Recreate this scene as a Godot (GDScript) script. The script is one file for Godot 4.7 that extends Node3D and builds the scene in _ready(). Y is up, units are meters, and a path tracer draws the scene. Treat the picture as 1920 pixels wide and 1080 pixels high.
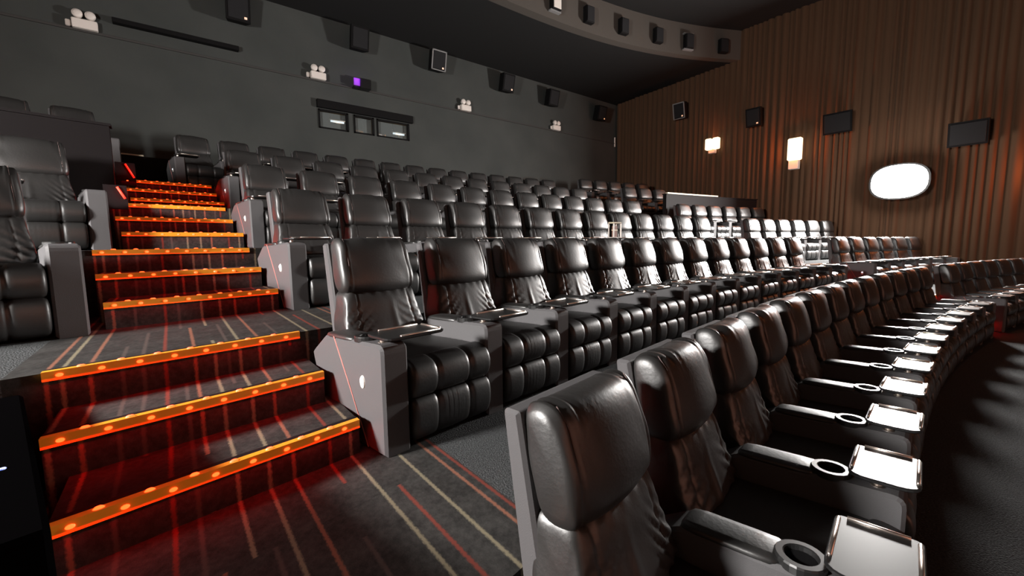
extends Node3D
# Cinema hall: curved tiers of recliners, two aisles of LED-lit steps, pleated side curtain, dark rear wall.
# Tiers are arcs about the point (0, 0, ZC). R is the distance from it, s the arc length (negative = left).

const ZC := 42.458
const RB := 37.02        # second row: headrest line
const ROW := 1.976       # row to row
const RISE := 0.1795     # one step; three per row
const TIER := 0.5385
const XL := -13.0
const XR := 9.64
const ZB := -4.35        # rear wall face
const ZF := 23.0         # screen wall face
const PITCH := 0.749
const S0 := -1.679       # arc position of seat 7 of the middle block
const SL0 := -7.79       # left aisle
const SL1 := -6.64
const SR0 := 3.28        # right aisle
const SR1 := 4.61
const GOING := 0.40
const NOSE := 0.20       # tier edge, measured from the headrest line of the row in front
const HI := 8.69
const ORD := ["zeroth", "first", "second", "third", "fourth", "fifth", "sixth", "seventh", "eighth", "ninth", "tenth", "eleventh", "twelfth", "thirteenth", "fourteenth", "fifteenth"]

var mats := {}
var names := {}
var rng := RandomNumberGenerator.new()
var lib := {}

func _ready() -> void:
	rng.seed = 7
	set_camera_and_light()
	make_materials()
	build_shell()
	build_tiers()
	build_stairs()
	build_rear_wall_things()
	build_side_wall_things()
	build_fascia_things()
	build_partitions()
	build_chairs()
	build_small_things()

# ------------------------------------------------------------------ camera, sky, light
func set_camera_and_light() -> void:
	var cam := Camera3D.new()
	cam.name = "camera"
	cam.fov = 68.04
	cam.near = 0.05
	cam.far = 200.0
	var yaw := 0.6685
	var pit := 0.1046
	var ro := -0.0117
	var f := Vector3(sin(yaw) * cos(pit), -sin(pit), -cos(yaw) * cos(pit))
	var r0 := Vector3(cos(yaw), 0, sin(yaw))
	var u0 := r0.cross(f)
	var r := r0 * cos(ro) + u0 * sin(ro)
	var u := u0 * cos(ro) - r0 * sin(ro)
	cam.transform = Transform3D(Basis(r, u, -f), Vector3(-7.247, 1.098, 8.841))
	add_child(cam)
	cam.current = true
	var we := WorldEnvironment.new()
	we.name = "environment"
	var e := Environment.new()
	e.background_mode = Environment.BG_COLOR
	e.background_color = Color(0, 0, 0)
	e.tonemap_mode = Environment.TONE_MAPPER_LINEAR
	e.tonemap_exposure = 1.0
	e.sdfgi_enabled = true
	e.ssao_enabled = true
	e.ssil_enabled = true
	we.environment = e
	add_child(we)
	# the two wall floodlights (their housings are built with the side walls)
	area("flood_light", Vector3(XL + 0.8, 2.7, 6.0), Vector3(1, 0.0, 0.0), Vector2(0.9, 0.55), Color(1.0, 0.985, 0.97), 118.0)
	area("flood_light", Vector3(XR - 0.8, 2.7, 6.0), Vector3(-1, 0.0, 0.08), Vector2(1.1, 0.7), Color(1.0, 0.985, 0.97), 210.0)
	# the dim warm picture on the screen behind the camera
	area("screen_light", Vector3(-1.7, 3.6, ZF - 0.35), Vector3(0, 0, -1), Vector2(15.0, 6.2), Color(1.0, 0.55, 0.33), 22.0)

func area(called: String, at: Vector3, towards: Vector3, size: Vector2, c: Color, energy: float) -> AreaLight3D:
	var l := AreaLight3D.new()
	l.name = called
	l.area_size = size
	l.light_color = c
	l.light_energy = energy
	l.area_range = 60.0
	l.shadow_enabled = true
	var z := -towards.normalized()
	var x := Vector3.UP.cross(z)
	if x.length() < 0.01:
		x = Vector3.RIGHT
	x = x.normalized()
	l.transform = Transform3D(Basis(x, z.cross(x), z), at)
	add_child(l, true)
	return l

func omni(called: String, at: Vector3, c: Color, energy: float, size := 0.05) -> OmniLight3D:
	var l := OmniLight3D.new()
	l.name = called
	l.position = at
	l.light_color = c
	l.light_energy = energy
	l.light_size = size
	l.omni_range = 40.0
	l.omni_attenuation = 2.0
	l.shadow_enabled = true
	add_child(l, true)
	return l

# ------------------------------------------------------------------ materials
func mat(key: String, c: Color, rough: float, metal := 0.0, spec := 0.5) -> StandardMaterial3D:
	var m := StandardMaterial3D.new()
	m.resource_name = key
	m.albedo_color = c
	m.roughness = rough
	m.metallic = metal
	m.metallic_specular = spec
	mats[key] = m
	return m

func glow(key: String, c: Color, energy: float, base := Color(0.9, 0.9, 0.9)) -> StandardMaterial3D:
	var m := mat(key, base, 0.5)
	m.emission_enabled = true
	m.emission = c
	m.emission_energy_multiplier = energy
	return m

func noise_tex(freq: float, size: int, as_normal: bool, strength := 4.0, kind := FastNoiseLite.TYPE_SIMPLEX, ramp: Gradient = null) -> NoiseTexture2D:
	var n := FastNoiseLite.new()
	n.noise_type = kind
	n.frequency = freq
	n.fractal_octaves = 4
	n.seed = 11
	var t := NoiseTexture2D.new()
	t.noise = n
	t.width = size
	t.height = size
	t.seamless = true
	t.as_normal_map = as_normal
	t.bump_strength = strength
	if ramp:
		t.color_ramp = ramp
	return t

func ramp2(a: Color, b: Color) -> Gradient:
	var g := Gradient.new()
	g.set_color(0, a)
	g.set_color(1, b)
	return g

func triplanar(m: StandardMaterial3D, scale: float, world := false) -> void:
	m.uv1_triplanar = true
	m.uv1_world_triplanar = world
	m.uv1_scale = Vector3.ONE * scale

func make_materials() -> void:
	var grain := noise_tex(0.035, 512, true, 5.0, FastNoiseLite.TYPE_CELLULAR)
	for key in ["leather", "leather_front"]:
		var le := mat(key, Color(0.135, 0.131, 0.128), 0.44, 0.0, 0.707)
		le.normal_enabled = true
		le.normal_texture = grain
		le.normal_scale = 0.16
		triplanar(le, 3.0)
	var weave := noise_tex(0.09, 512, true, 4.0)
	var pf := mat("panel_fabric", Color(0.335, 0.33, 0.335), 0.62, 0.0, 0.4)
	pf.normal_enabled = true
	pf.normal_texture = weave
	pf.normal_scale = 0.25
	triplanar(pf, 4.0)
	mat("black_plastic", Color(0.07, 0.07, 0.07), 0.4)
	mat("black_matte", Color(0.06, 0.057, 0.06), 0.8, 0.0, 0.3)
	mat("tray_black", Color(0.13, 0.13, 0.13), 0.34, 0.0, 0.6)
	mat("chrome", Color(0.95, 0.9, 0.86), 0.36, 1.0)
	mat("thread", Color(0.36, 0.3, 0.29), 0.8)
	mat("piping", Color(0.72, 0.45, 0.42), 0.7)
	var pl := mat("carpet_plain", Color.WHITE, 0.95, 0.0, 0.2)
	pl.albedo_texture = noise_tex(0.12, 512, false, 4.0, FastNoiseLite.TYPE_SIMPLEX, ramp2(Color(0.23, 0.237, 0.24), Color(0.33, 0.337, 0.34)))
	pl.normal_enabled = true
	pl.normal_texture = noise_tex(0.2, 512, true, 8.0)
	pl.normal_scale = 0.3
	triplanar(pl, 0.8, true)
	var st := mat("carpet_striped", Color.WHITE, 0.95, 0.0, 0.2)
	st.albedo_texture = stripe_texture()
	var wl := mat("rear_wall_paint", Color.WHITE, 0.75, 0.0, 0.35)
	wl.albedo_texture = noise_tex(0.006, 512, false, 4.0, FastNoiseLite.TYPE_SIMPLEX, ramp2(Color(0.245, 0.258, 0.252), Color(0.285, 0.295, 0.287)))
	triplanar(wl, 0.15, true)
	mat("wall_dark", Color(0.27, 0.265, 0.26), 0.85, 0.0, 0.3)
	mat("side_wall", Color(0.3, 0.24, 0.19), 0.9, 0.0, 0.2)
	mat("ceiling_dark", Color(0.16, 0.16, 0.16), 0.95, 0.0, 0.2)
	mat("fascia_paint", Color(0.33, 0.31, 0.29), 0.85, 0.0, 0.3)
	var cu := mat("curtain_cloth", Color(0.345, 0.255, 0.19), 0.85, 0.0, 0.25)
	cu.rim_enabled = true
	cu.rim = 0.3
	cu.normal_enabled = true
	cu.normal_texture = weave
	cu.normal_scale = 0.3
	triplanar(cu, 1.5)
	mat("partition", Color(0.08, 0.065, 0.068), 0.7, 0.0, 0.3)
	mat("white_plastic", Color(0.93, 0.9, 0.87), 0.5)
	mat("lens", Color(0.95, 0.93, 0.9), 0.2)
	mat("grille", Color(0.09, 0.09, 0.1), 0.9)
	mat("frame_grey", Color(0.5, 0.5, 0.5), 0.6)
	mat("brass", Color(0.75, 0.55, 0.3), 0.35, 0.6)
	mat("cream", Color(0.85, 0.8, 0.7), 0.6)
	mat("card_red", Color(0.55, 0.25, 0.24), 0.7)
	mat("card_brown", Color(0.5, 0.32, 0.26), 0.7)
	var gl := mat("pane", Color(0.8, 0.85, 0.85, 0.12), 0.05)
	gl.transparency = BaseMaterial3D.TRANSPARENCY_ALPHA
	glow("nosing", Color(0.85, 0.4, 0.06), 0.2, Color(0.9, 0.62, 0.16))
	glow("led_red", Color(1.0, 0.22, 0.07), 8.0, Color(1, 0.5, 0.4))
	glow("strip_red", Color(1.0, 0.08, 0.04), 2.5, Color(1, 0.4, 0.3))
	glow("button_glow", Color(0.85, 0.93, 1.0), 1.6)
	glow("blue_glow", Color(0.35, 0.55, 1.0), 0.8)
	mat("black_deep", Color(0.02, 0.018, 0.02), 1.0, 0.0, 0.1).specular_mode = BaseMaterial3D.SPECULAR_DISABLED
	glow("lamp_warm", Color(1.0, 0.86, 0.68), 2.2)
	glow("flood_face", Color(1.0, 0.98, 0.96), 12.0)
	glow("tube_white", Color(0.9, 0.97, 1.0), 1.0)
	glow("purple", Color(0.5, 0.16, 0.72), 0.9, Color(0.5, 0.3, 0.6))
	glow("amber", Color(1.0, 0.66, 0.4), 0.7)
	glow("screen_glow", Color(1.0, 0.62, 0.42), 0.02, Color(0.8, 0.8, 0.8))

func stripe_texture() -> ImageTexture:
	# two metres of aisle carpet across (1024 px), two along (512 px)
	var w := 1024
	var h := 512
	var im := Image.create(w, h, false, Image.FORMAT_RGB8)
	var n := FastNoiseLite.new()
	n.frequency = 0.05
	n.seed = 5
	var n2 := FastNoiseLite.new()
	n2.frequency = 0.011
	n2.seed = 9
	var r2 := RandomNumberGenerator.new()
	r2.seed = 21
	for y in h:
		for x in w:
			var b := 0.215 + 0.05 * n2.get_noise_2d(x, y * 2.0) + 0.045 * n.get_noise_2d(x, y * 2.0) + r2.randf_range(-0.018, 0.018)
			im.set_pixel(x, y, Color(b, b * 0.985, b * 0.96))
	var cream := Color(0.56, 0.525, 0.43)
	var salmon := Color(0.6, 0.39, 0.31)
	var red := Color(0.52, 0.24, 0.2)
	var dusk := Color(0.34, 0.3, 0.285)
	# [arc position, colour, first and last part of the tile]
	var list := [[-7.80, salmon, 0.0, 1.0], [-7.75, cream, 0.0, 1.0], [-7.655, salmon, 0.0, 1.0], [-7.54, dusk, 0.2, 0.9], [-7.46, dusk, 0.0, 0.6], [-7.37, red, 0.0, 1.0], [-7.29, dusk, 0.4, 1.0], [-7.24, salmon, 0.0, 0.7], [-7.145, cream, 0.3, 1.0], [-7.08, dusk, 0.0, 0.5], [-7.02, cream, 0.0, 1.0], [-6.915, salmon, 0.0, 1.0], [-6.8, dusk, 0.1, 0.5], [-6.74, red, 0.35, 0.9], [-6.63, cream, 0.0, 1.0], [-6.55, red, 0.0, 0.75], [-6.43, cream, 0.0, 1.0], [-6.29, salmon, 0.0, 1.0], [-6.235, red, 0.0, 1.0]]
	for q in list:
		var s: float = q[0]
		var c: Color = q[1]
		var x0 := int((s + 8.1) / 2.0 * w)
		for y in h:
			var v := float(y) / h
			if v < q[2] or v > q[3]:
				continue
			for dx in range(-6, 7):
				var k := clampf(1.2 - absf(dx) / 5.5 + 0.5 * n.get_noise_2d(x0 + dx * 3, y * 4), 0.0, 0.78)
				var xx := posmod(x0 + dx, w)
				im.set_pixel(xx, y, im.get_pixel(xx, y).lerp(c, k))
	return ImageTexture.create_from_image(im)

# ------------------------------------------------------------------ mesh helpers
class Soup:
	# triangles collected in closed pieces; every piece is turned right side out
	var v := PackedVector3Array()
	var uv := PackedVector2Array()
	var smooth := PackedByteArray()

	func piece(t: PackedVector3Array, soft: bool, tuv := PackedVector2Array(), open_flip := 0) -> void:
		var vol := 0.0
		var c := t[0]
		for i in range(0, t.size(), 3):
			vol += (t[i] - c).dot((t[i + 1] - c).cross(t[i + 2] - c))
		var flip := vol > 0.0
		if open_flip != 0:
			flip = open_flip > 0
		for i in range(0, t.size(), 3):
			for k in ([0, 2, 1] if flip else [0, 1, 2]):
				v.append(t[i + k])
				uv.append(tuv[i + k] if tuv.size() else Vector2.ZERO)
				smooth.append(1 if soft else 0)

	func mesh(m: Material) -> ArrayMesh:
		var st := SurfaceTool.new()
		st.begin(Mesh.PRIMITIVE_TRIANGLES)
		for i in v.size():
			st.set_smooth_group(0 if smooth[i] else -1)
			st.set_uv(uv[i])
			st.add_vertex(v[i])
		st.generate_normals()
		st.index()
		st.set_material(m)
		return st.commit()

func quad(t: PackedVector3Array, a: Vector3, b: Vector3, c: Vector3, d: Vector3) -> void:
	t.append_array(PackedVector3Array([a, b, c, a, c, d]))

# a box with chamfered edges
func box(so: Soup, lo: Vector3, hi: Vector3, bevel := 0.004, xf := Transform3D()) -> void:
	var c := (lo + hi) / 2.0
	var e := (hi - lo) / 2.0
	var b := minf(bevel, minf(e.x, minf(e.y, e.z)) * 0.49)
	var t := PackedVector3Array()
	var ax := [Vector3.RIGHT, Vector3.UP, Vector3.BACK]
	for a in 3:
		var p: Vector3 = ax[(a + 1) % 3]
		var q: Vector3 = ax[(a + 2) % 3]
		var n: Vector3 = ax[a]
		for s in [-1.0, 1.0]:
			var o: Vector3 = n * s * e
			var pp: Vector3 = p * (p.dot(e) - b)
			var qq: Vector3 = q * (q.dot(e) - b)
			var k := [o - pp - qq, o + pp - qq, o + pp + qq, o - pp + qq]
			if s < 0:
				k.reverse()
			quad(t, k[0], k[1], k[2], k[3])
	for a in 3:
		var n: Vector3 = ax[a]
		var p: Vector3 = ax[(a + 1) % 3]
		var q: Vector3 = ax[(a + 2) % 3]
		for sp in [-1.0, 1.0]:
			for sq in [-1.0, 1.0]:
				var along: Vector3 = n * (n.dot(e) - b)
				var f1: Vector3 = p * sp * p.dot(e) + q * sq * (q.dot(e) - b)
				var f2: Vector3 = p * sp * (p.dot(e) - b) + q * sq * q.dot(e)
				if sp * sq > 0:
					quad(t, f1 - along, f2 - along, f2 + along, f1 + along)
				else:
					quad(t, f2 - along, f1 - along, f1 + along, f2 + along)
	for sx in [-1.0, 1.0]:
		for sy in [-1.0, 1.0]:
			for sz in [-1.0, 1.0]:
				var x := Vector3(sx * e.x, sy * (e.y - b), sz * (e.z - b))
				var y := Vector3(sx * (e.x - b), sy * e.y, sz * (e.z - b))
				var z := Vector3(sx * (e.x - b), sy * (e.y - b), sz * e.z)
				if sx * sy * sz > 0:
					t.append_array(PackedVector3Array([x, y, z]))
				else:
					t.append_array(PackedVector3Array([x, z, y]))
	# p, q, n above run counter-clockwise seen from outside
	for i in t.size():
		t[i] = xf * (t[i] + c)
	so.piece(t, false)

# a tube through points
func tube(so: Soup, pts: Array, r: float, sides := 8) -> void:
	var t := PackedVector3Array()
	var rings := []
	for i in pts.size():
		var a: Vector3 = pts[max(i - 1, 0)]
		var b: Vector3 = pts[min(i + 1, pts.size() - 1)]
		var d := (b - a).normalized()
		var x := d.cross(Vector3.UP if absf(d.y) < 0.9 else Vector3.RIGHT).normalized()
		var y := d.cross(x)
		var ring := PackedVector3Array()
		for k in sides:
			var an := TAU * k / sides
			ring.append(pts[i] + (x * cos(an) + y * sin(an)) * r)
		rings.append(ring)
	loft(t, rings)
	so.piece(t, true)

# joins rings of equal size, closes both ends
func loft(t: PackedVector3Array, rings: Array) -> void:
	for i in rings.size() - 1:
		var a: PackedVector3Array = rings[i]
		var b: PackedVector3Array = rings[i + 1]
		var n := a.size()
		for k in n:
			quad(t, a[k], a[(k + 1) % n], b[(k + 1) % n], b[k])
	for e in [0, rings.size() - 1]:
		var a: PackedVector3Array = rings[e]
		var c := Vector3.ZERO
		for q in a:
			c += q
		c /= a.size()
		for k in a.size():
			if e == 0:
				t.append_array(PackedVector3Array([c, a[(k + 1) % a.size()], a[k]]))
			else:
				t.append_array(PackedVector3Array([c, a[k], a[(k + 1) % a.size()]]))

# turned shape: profile of (radius, height) about the y axis, closed
func lathe(so: Soup, prof: Array, at: Vector3, sides := 20, xf := Basis()) -> void:
	var t := PackedVector3Array()
	var n := prof.size()
	for i in n:
		var a: Vector2 = prof[i]
		var b: Vector2 = prof[(i + 1) % n]
		for k in sides:
			var u := TAU * k / sides
			var w := TAU * (k + 1) / sides
			var p0 := Vector3(a.x * cos(u), a.y, a.x * sin(u))
			var p1 := Vector3(a.x * cos(w), a.y, a.x * sin(w))
			var q0 := Vector3(b.x * cos(u), b.y, b.x * sin(u))
			var q1 := Vector3(b.x * cos(w), b.y, b.x * sin(w))
			if a.x > 0.0005:
				t.append_array(PackedVector3Array([p0, q1, p1]))
			if b.x > 0.0005:
				t.append_array(PackedVector3Array([p0, q0, q1]))
	for i in t.size():
		t[i] = at + xf * t[i]
	so.piece(t, false)

# outline in (z, y) pushed along x, with bevelled rims
func prism(so: Soup, poly: PackedVector2Array, x0: float, x1: float, bevel: float, soft := false) -> void:
	var n := poly.size()
	var area_ := 0.0
	for i in n:
		area_ += poly[i].cross(poly[(i + 1) % n])
	var sgn := 1.0 if area_ > 0 else -1.0
	var inner := PackedVector2Array()
	for i in n:
		var d0 := (poly[i] - poly[(i - 1 + n) % n]).normalized()
		var d1 := (poly[(i + 1) % n] - poly[i]).normalized()
		var n0 := Vector2(-d0.y, d0.x) * sgn
		var n1 := Vector2(-d1.y, d1.x) * sgn
		var m := (n0 + n1).normalized()
		inner.append(poly[i] + m * bevel / maxf(m.dot(n1), 0.4))
	var rings := []
	for q in [[inner, x0], [poly, x0 + bevel], [poly, x1 - bevel], [inner, x1]]:
		var ring := PackedVector3Array()
		for p in q[0]:
			ring.append(Vector3(q[1], p.y, p.x))
		rings.append(ring)
	var t := PackedVector3Array()
	loft(t, rings)
	so.piece(t, soft)

func rounded(pts: Array, radii: Array, steps := 5) -> PackedVector2Array:
	var out := PackedVector2Array()
	var n := pts.size()
	for i in n:
		var p: Vector2 = pts[i]
		var r: float = radii[i]
		if r <= 0.0:
			out.append(p)
			continue
		var a := p + ((pts[(i - 1 + n) % n] as Vector2) - p).normalized() * r
		var b := p + ((pts[(i + 1) % n] as Vector2) - p).normalized() * r
		for k in steps + 1:
			var u := float(k) / steps
			out.append(a.lerp(p, u).lerp(p.lerp(b, u), u))
	return out

func catmull(pts: Array, each: int) -> PackedVector2Array:
	var out := PackedVector2Array()
	var n := pts.size()
	for i in n:
		for k in each:
			out.append((pts[i] as Vector2).cubic_interpolate(pts[(i + 1) % n], pts[(i - 1 + n) % n], pts[(i + 2) % n], float(k) / each))
	return out

# stuffed cushion: closed section in (z, y) carried across x, its ends rounded off; push(x, p, n) -> outward shift
func cushion(so: Soup, sec: PackedVector2Array, half: float, nx: int, round_at: float, push: Callable, widen: Callable) -> void:
	var c := Vector2.ZERO
	for p in sec:
		c += p
	c /= sec.size()
	var n := sec.size()
	var nor := PackedVector2Array()
	for i in n:
		var d := (sec[(i + 1) % n] - sec[(i - 1 + n) % n]).normalized()
		var m := Vector2(d.y, -d.x)
		if m.dot(sec[i] - c) < 0:
			m = -m
		nor.append(m)
	var xs := []
	for i in nx + 1:
		var u := -1.0 + 2.0 * i / nx
		xs.append(sin(u * PI / 2) * 0.55 + u * 0.45)
	var rings := []
	for u in xs:
		var over := maxf(absf(u) - round_at, 0.0) / (1.0 - round_at)
		var k := sqrt(maxf(1.0 - pow(over, 2.4), 0.0)) * 0.34 + 0.66
		var ring := PackedVector3Array()
		for i in n:
			var p := sec[i]
			var x: float = u * half
			var sh: float = push.call(x, p, nor[i])
			var q := c + (p - c) * lerpf(1.0, k, clampf(0.62 / maxf((p - c).length() * 4.0, 0.25), 0.35, 1.0))
			q = q + nor[i] * sh * k
			ring.append(Vector3(x * float(widen.call(p)), q.y, q.x))
		rings.append(ring)
	var t := PackedVector3Array()
	loft(t, rings)
	so.piece(t, true)

# ------------------------------------------------------------------ scene helpers
func numbered(called: String) -> String:
	var k: int = names.get(called, 0)
	names[called] = k + 1
	return called if k == 0 else "%s_%03d" % [called, k]

func thing(called: String, label: String, category: String, group := "") -> Node3D:
	var o := Node3D.new()
	o.name = numbered(called)
	add_child(o, true)
	tag(o, label, category, group)
	return o

func tag(o: Node, label: String, category: String, group := "") -> void:
	o.set_meta("label", label)
	o.set_meta("category", category)
	if group:
		o.set_meta("group", group)

func put(called: String, mesh: Mesh, parent: Node = null) -> MeshInstance3D:
	var o := MeshInstance3D.new()
	o.mesh = mesh
	if parent == null:
		o.name = numbered(called)
		add_child(o, true)
	else:
		var k := 0
		var nm := called
		while parent.has_node(NodePath(nm)):
			k += 1
			nm = "%s_%03d" % [called, k]
		o.name = nm
		parent.add_child(o, true)
	return o

func struct(called: String, so: Soup, m: String, label := "", category := "") -> MeshInstance3D:
	var o := put(called, so.mesh(mats[m]))
	o.set_meta("kind", "structure")
	if label:
		tag(o, label, category)
	return o

func boxes(called: String, m: String, list: Array, parent: Node = null, bevel := 0.004) -> MeshInstance3D:
	var first: MeshInstance3D = null
	for q in list:
		var so := Soup.new()
		box(so, q[0], q[1], bevel)
		var o := put(called, so.mesh(mats[m]), parent)
		if first == null:
			first = o
	return first

func polar(R: float, s: float, y := 0.0) -> Vector3:
	var th := s / R
	return Vector3(R * sin(th), y, ZC - R * cos(th))

func seat_xf(R: float, s: float, y: float) -> Transform3D:
	return Transform3D(Basis(Vector3.UP, -s / R), polar(R, s, y))

# solid piece of an arc: R0..R1, sa..sb, y0..y1. sa or sb may be "wall" (-1e9 / 1e9). Texture runs with s and R.
func arc_piece(so: Soup, R0: float, R1: float, sa: float, sb: float, y0: float, y1: float, n := 0) -> void:
	if n == 0:
		n = 24 if absf(sa) > 1e6 or absf(sb) > 1e6 or sb - sa > 4 else maxi(2, int((sb - sa) / 0.5))
	var ring := []
	for i in n + 1:
		var u := float(i) / n
		var q := []
		for R in [R0, R1]:
			var a: float = sa if sa > -1e6 else asin((XL - 0.02) / R) * R
			var b: float = sb if sb < 1e6 else asin((XR + 0.02) / R) * R
			var s := lerpf(a, b, u)
			q.append([polar(R, s, y0), polar(R, s, y1), s, R])
		ring.append(q)
	var t := PackedVector3Array()
	var uvs := PackedVector2Array()
	var us := func(s: float) -> float: return (s + 8.1) / 2.0
	for i in n:
		var a = ring[i]
		var b = ring[i + 1]
		# top
		quad(t, a[0][1], b[0][1], b[1][1], a[1][1])
		for k in [[a, 0], [b, 0], [b, 1], [a, 0], [b, 1], [a, 1]]:
			uvs.append(Vector2(us.call(k[0][k[1]][2]), -k[0][k[1]][3] / 2.0))
		# bottom
		quad(t, a[0][0], a[1][0], b[1][0], b[0][0])
		for k in 6:
			uvs.append(Vector2.ZERO)
		# front and back
		quad(t, a[0][0], b[0][0], b[0][1], a[0][1])
		for k in [[a, 0], [b, 0], [b, 1], [a, 0], [b, 1], [a, 1]]:
			uvs.append(Vector2(us.call(k[0][0][2]), -R0 / 2.0 - (0.0 if k[1] else (y1 - y0) / 2.0)))
		quad(t, b[1][0], a[1][0], a[1][1], b[1][1])
		for k in 6:
			uvs.append(Vector2.ZERO)
	for e in [ring[0], ring[n]]:
		if e == ring[0]:
			quad(t, e[1][0], e[0][0], e[0][1], e[1][1])
		else:
			quad(t, e[0][0], e[1][0], e[1][1], e[0][1])
		for k in 6:
			uvs.append(Vector2(us.call(e[0][2]), 0.3))
	so.piece(t, false, uvs)

# ------------------------------------------------------------------ room shell
func fascia_z(x: float) -> float:
	return -0.79 + 1.776 * pow(absf(x) / 9.12, 2.6) if absf(x) < 9.12 else -0.79 + 1.776 * (1.0 + (absf(x) - 9.12) * 0.285)

func build_shell() -> void:
	# rear wall with three booth openings
	var so := Soup.new()
	var xs := [XL - 0.3, -3.72, -2.94, -2.73, -2.17, -2.03, -1.02, XR + 0.3]
	box(so, Vector3(XL - 0.3, -0.6, ZB - 0.2), Vector3(XR + 0.3, 4.44, ZB), 0.0)
	box(so, Vector3(XL - 0.3, 4.93, ZB - 0.2), Vector3(XR + 0.3, 5.70, ZB), 0.0)
	box(so, Vector3(XL - 0.3, 5.70, ZB - 0.2), Vector3(XR + 0.3, 7.75, ZB - 0.05), 0.0)
	for k in [0, 2, 4, 6]:
		box(so, Vector3(xs[k], 4.44, ZB - 0.2), Vector3(xs[k + 1], 4.93, ZB), 0.0)
	struct("wall_back", so, "rear_wall_paint", "plain dark grey-green rear wall above the back row, with booth windows", "wall")
	so = Soup.new()
	box(so, Vector3(XL, 5.68, ZB - 0.06), Vector3(XR - 0.2, 5.73, ZB + 0.035), 0.006)
	struct("trim_1", so, "wall_dark", "thin ledge line across the rear wall under the emergency lights", "trim")
	# side walls, screen wall
	so = Soup.new()
	box(so, Vector3(XR, -0.6, ZB - 0.2), Vector3(XR + 0.3, HI + 0.2, ZF + 0.3), 0.0)
	struct("wall_right", so, "side_wall", "right side wall behind the pleated brown curtain", "wall")
	so = Soup.new()
	box(so, Vector3(XL - 0.3, -0.6, ZB - 0.2), Vector3(XL, HI + 0.2, ZF + 0.3), 0.0)
	struct("wall_left", so, "side_wall", "brown left side wall outside the picture", "wall")
	so = Soup.new()
	box(so, Vector3(XL - 0.3, -0.6, ZF), Vector3(XR + 0.3, HI + 0.2, ZF + 0.3), 0.0)
	struct("wall_front", so, "side_wall", "screen end wall behind the camera", "wall")
	# low rear ceiling with a curved front edge, its fascia, high front ceiling
	so = Soup.new()
	var n := 40
	var t := PackedVector3Array()
	var top := PackedVector3Array()
	for i in n:
		var a := lerpf(XL, XR, float(i) / n)
		var b := lerpf(XL, XR, float(i + 1) / n)
		var za := fascia_z(a)
		var zb_ := fascia_z(b)
		var ya := 7.47 + (za - ZB) * 0.037
		var yb_ := 7.47 + (zb_ - ZB) * 0.037
		var p := [Vector3(a, 7.47, ZB - 0.2), Vector3(b, 7.47, ZB - 0.2), Vector3(b, yb_, zb_ - 0.3), Vector3(a, ya, za - 0.3)]
		quad(t, p[0], p[1], p[2], p[3])
		var up := Vector3(0, 0.12, 0)
		quad(t, p[3] + up, p[2] + up, p[1] + up, p[0] + up)
		quad(t, p[0], p[0] + up, p[1] + up, p[1])
		quad(t, p[3], p[2], p[2] + up, p[3] + up)
	so.piece(t, false, PackedVector2Array(), 1)
	struct("ceiling", so, "ceiling_dark", "low black ceiling over the rear rows", "ceiling")
	so = Soup.new()
	t = PackedVector3Array()
	for i in n:
		var a := lerpf(XL, XR, float(i) / n)
		var b := lerpf(XL, XR, float(i + 1) / n)
		var q := []
		for x in [a, b]:
			var z := fascia_z(x)
			var y := 7.47 + (z - ZB) * 0.037
			q.append([Vector3(x, y, z), Vector3(x, HI + 0.05, z), Vector3(x, HI + 0.05, z - 0.3), Vector3(x, y, z - 0.3)])
		for k in 4:
			quad(t, q[0][k], q[1][k], q[1][(k + 1) % 4], q[0][(k + 1) % 4])
	so.piece(t, true, PackedVector2Array(), 1)
	# flat shading keeps the lower edge crisp
	for i in so.smooth.size():
		so.smooth[i] = 0
	struct("trim_2", so, "fascia_paint", "curved ceiling fascia with a row of small speaker openings", "trim")
	so = Soup.new()
	box(so, Vector3(XL - 0.3, HI, -2.0), Vector3(XR + 0.3, HI + 0.2, ZF + 0.3), 0.0)
	struct("ceiling", so, "ceiling_dark", "high black ceiling over the front of the hall", "ceiling")
	# screen
	var sc := thing("movie_screen", "wide dim warm cinema screen on the end wall behind the camera", "screen")
	boxes("screen_face", "screen_glow", [[Vector3(-9.2, 0.5, ZF - 0.3), Vector3(5.8, 6.7, ZF - 0.25)]], sc)
	boxes("screen_frame", "black_matte", [[Vector3(-9.5, 0.3, ZF - 0.25), Vector3(6.1, 0.5, ZF - 0.1)], [Vector3(-9.5, 6.7, ZF - 0.25), Vector3(6.1, 6.9, ZF - 0.1)], [Vector3(-9.5, 0.3, ZF - 0.25), Vector3(-9.2, 6.9, ZF - 0.1)], [Vector3(5.8, 0.3, ZF - 0.25), Vector3(6.1, 6.9, ZF - 0.1)]], sc)

func tier_y(k: int) -> float:
	return TIER * k if k < 4 else 2.13

func edge(k: int) -> float:
	return RB + NOSE + ROW * (k - 1)

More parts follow.
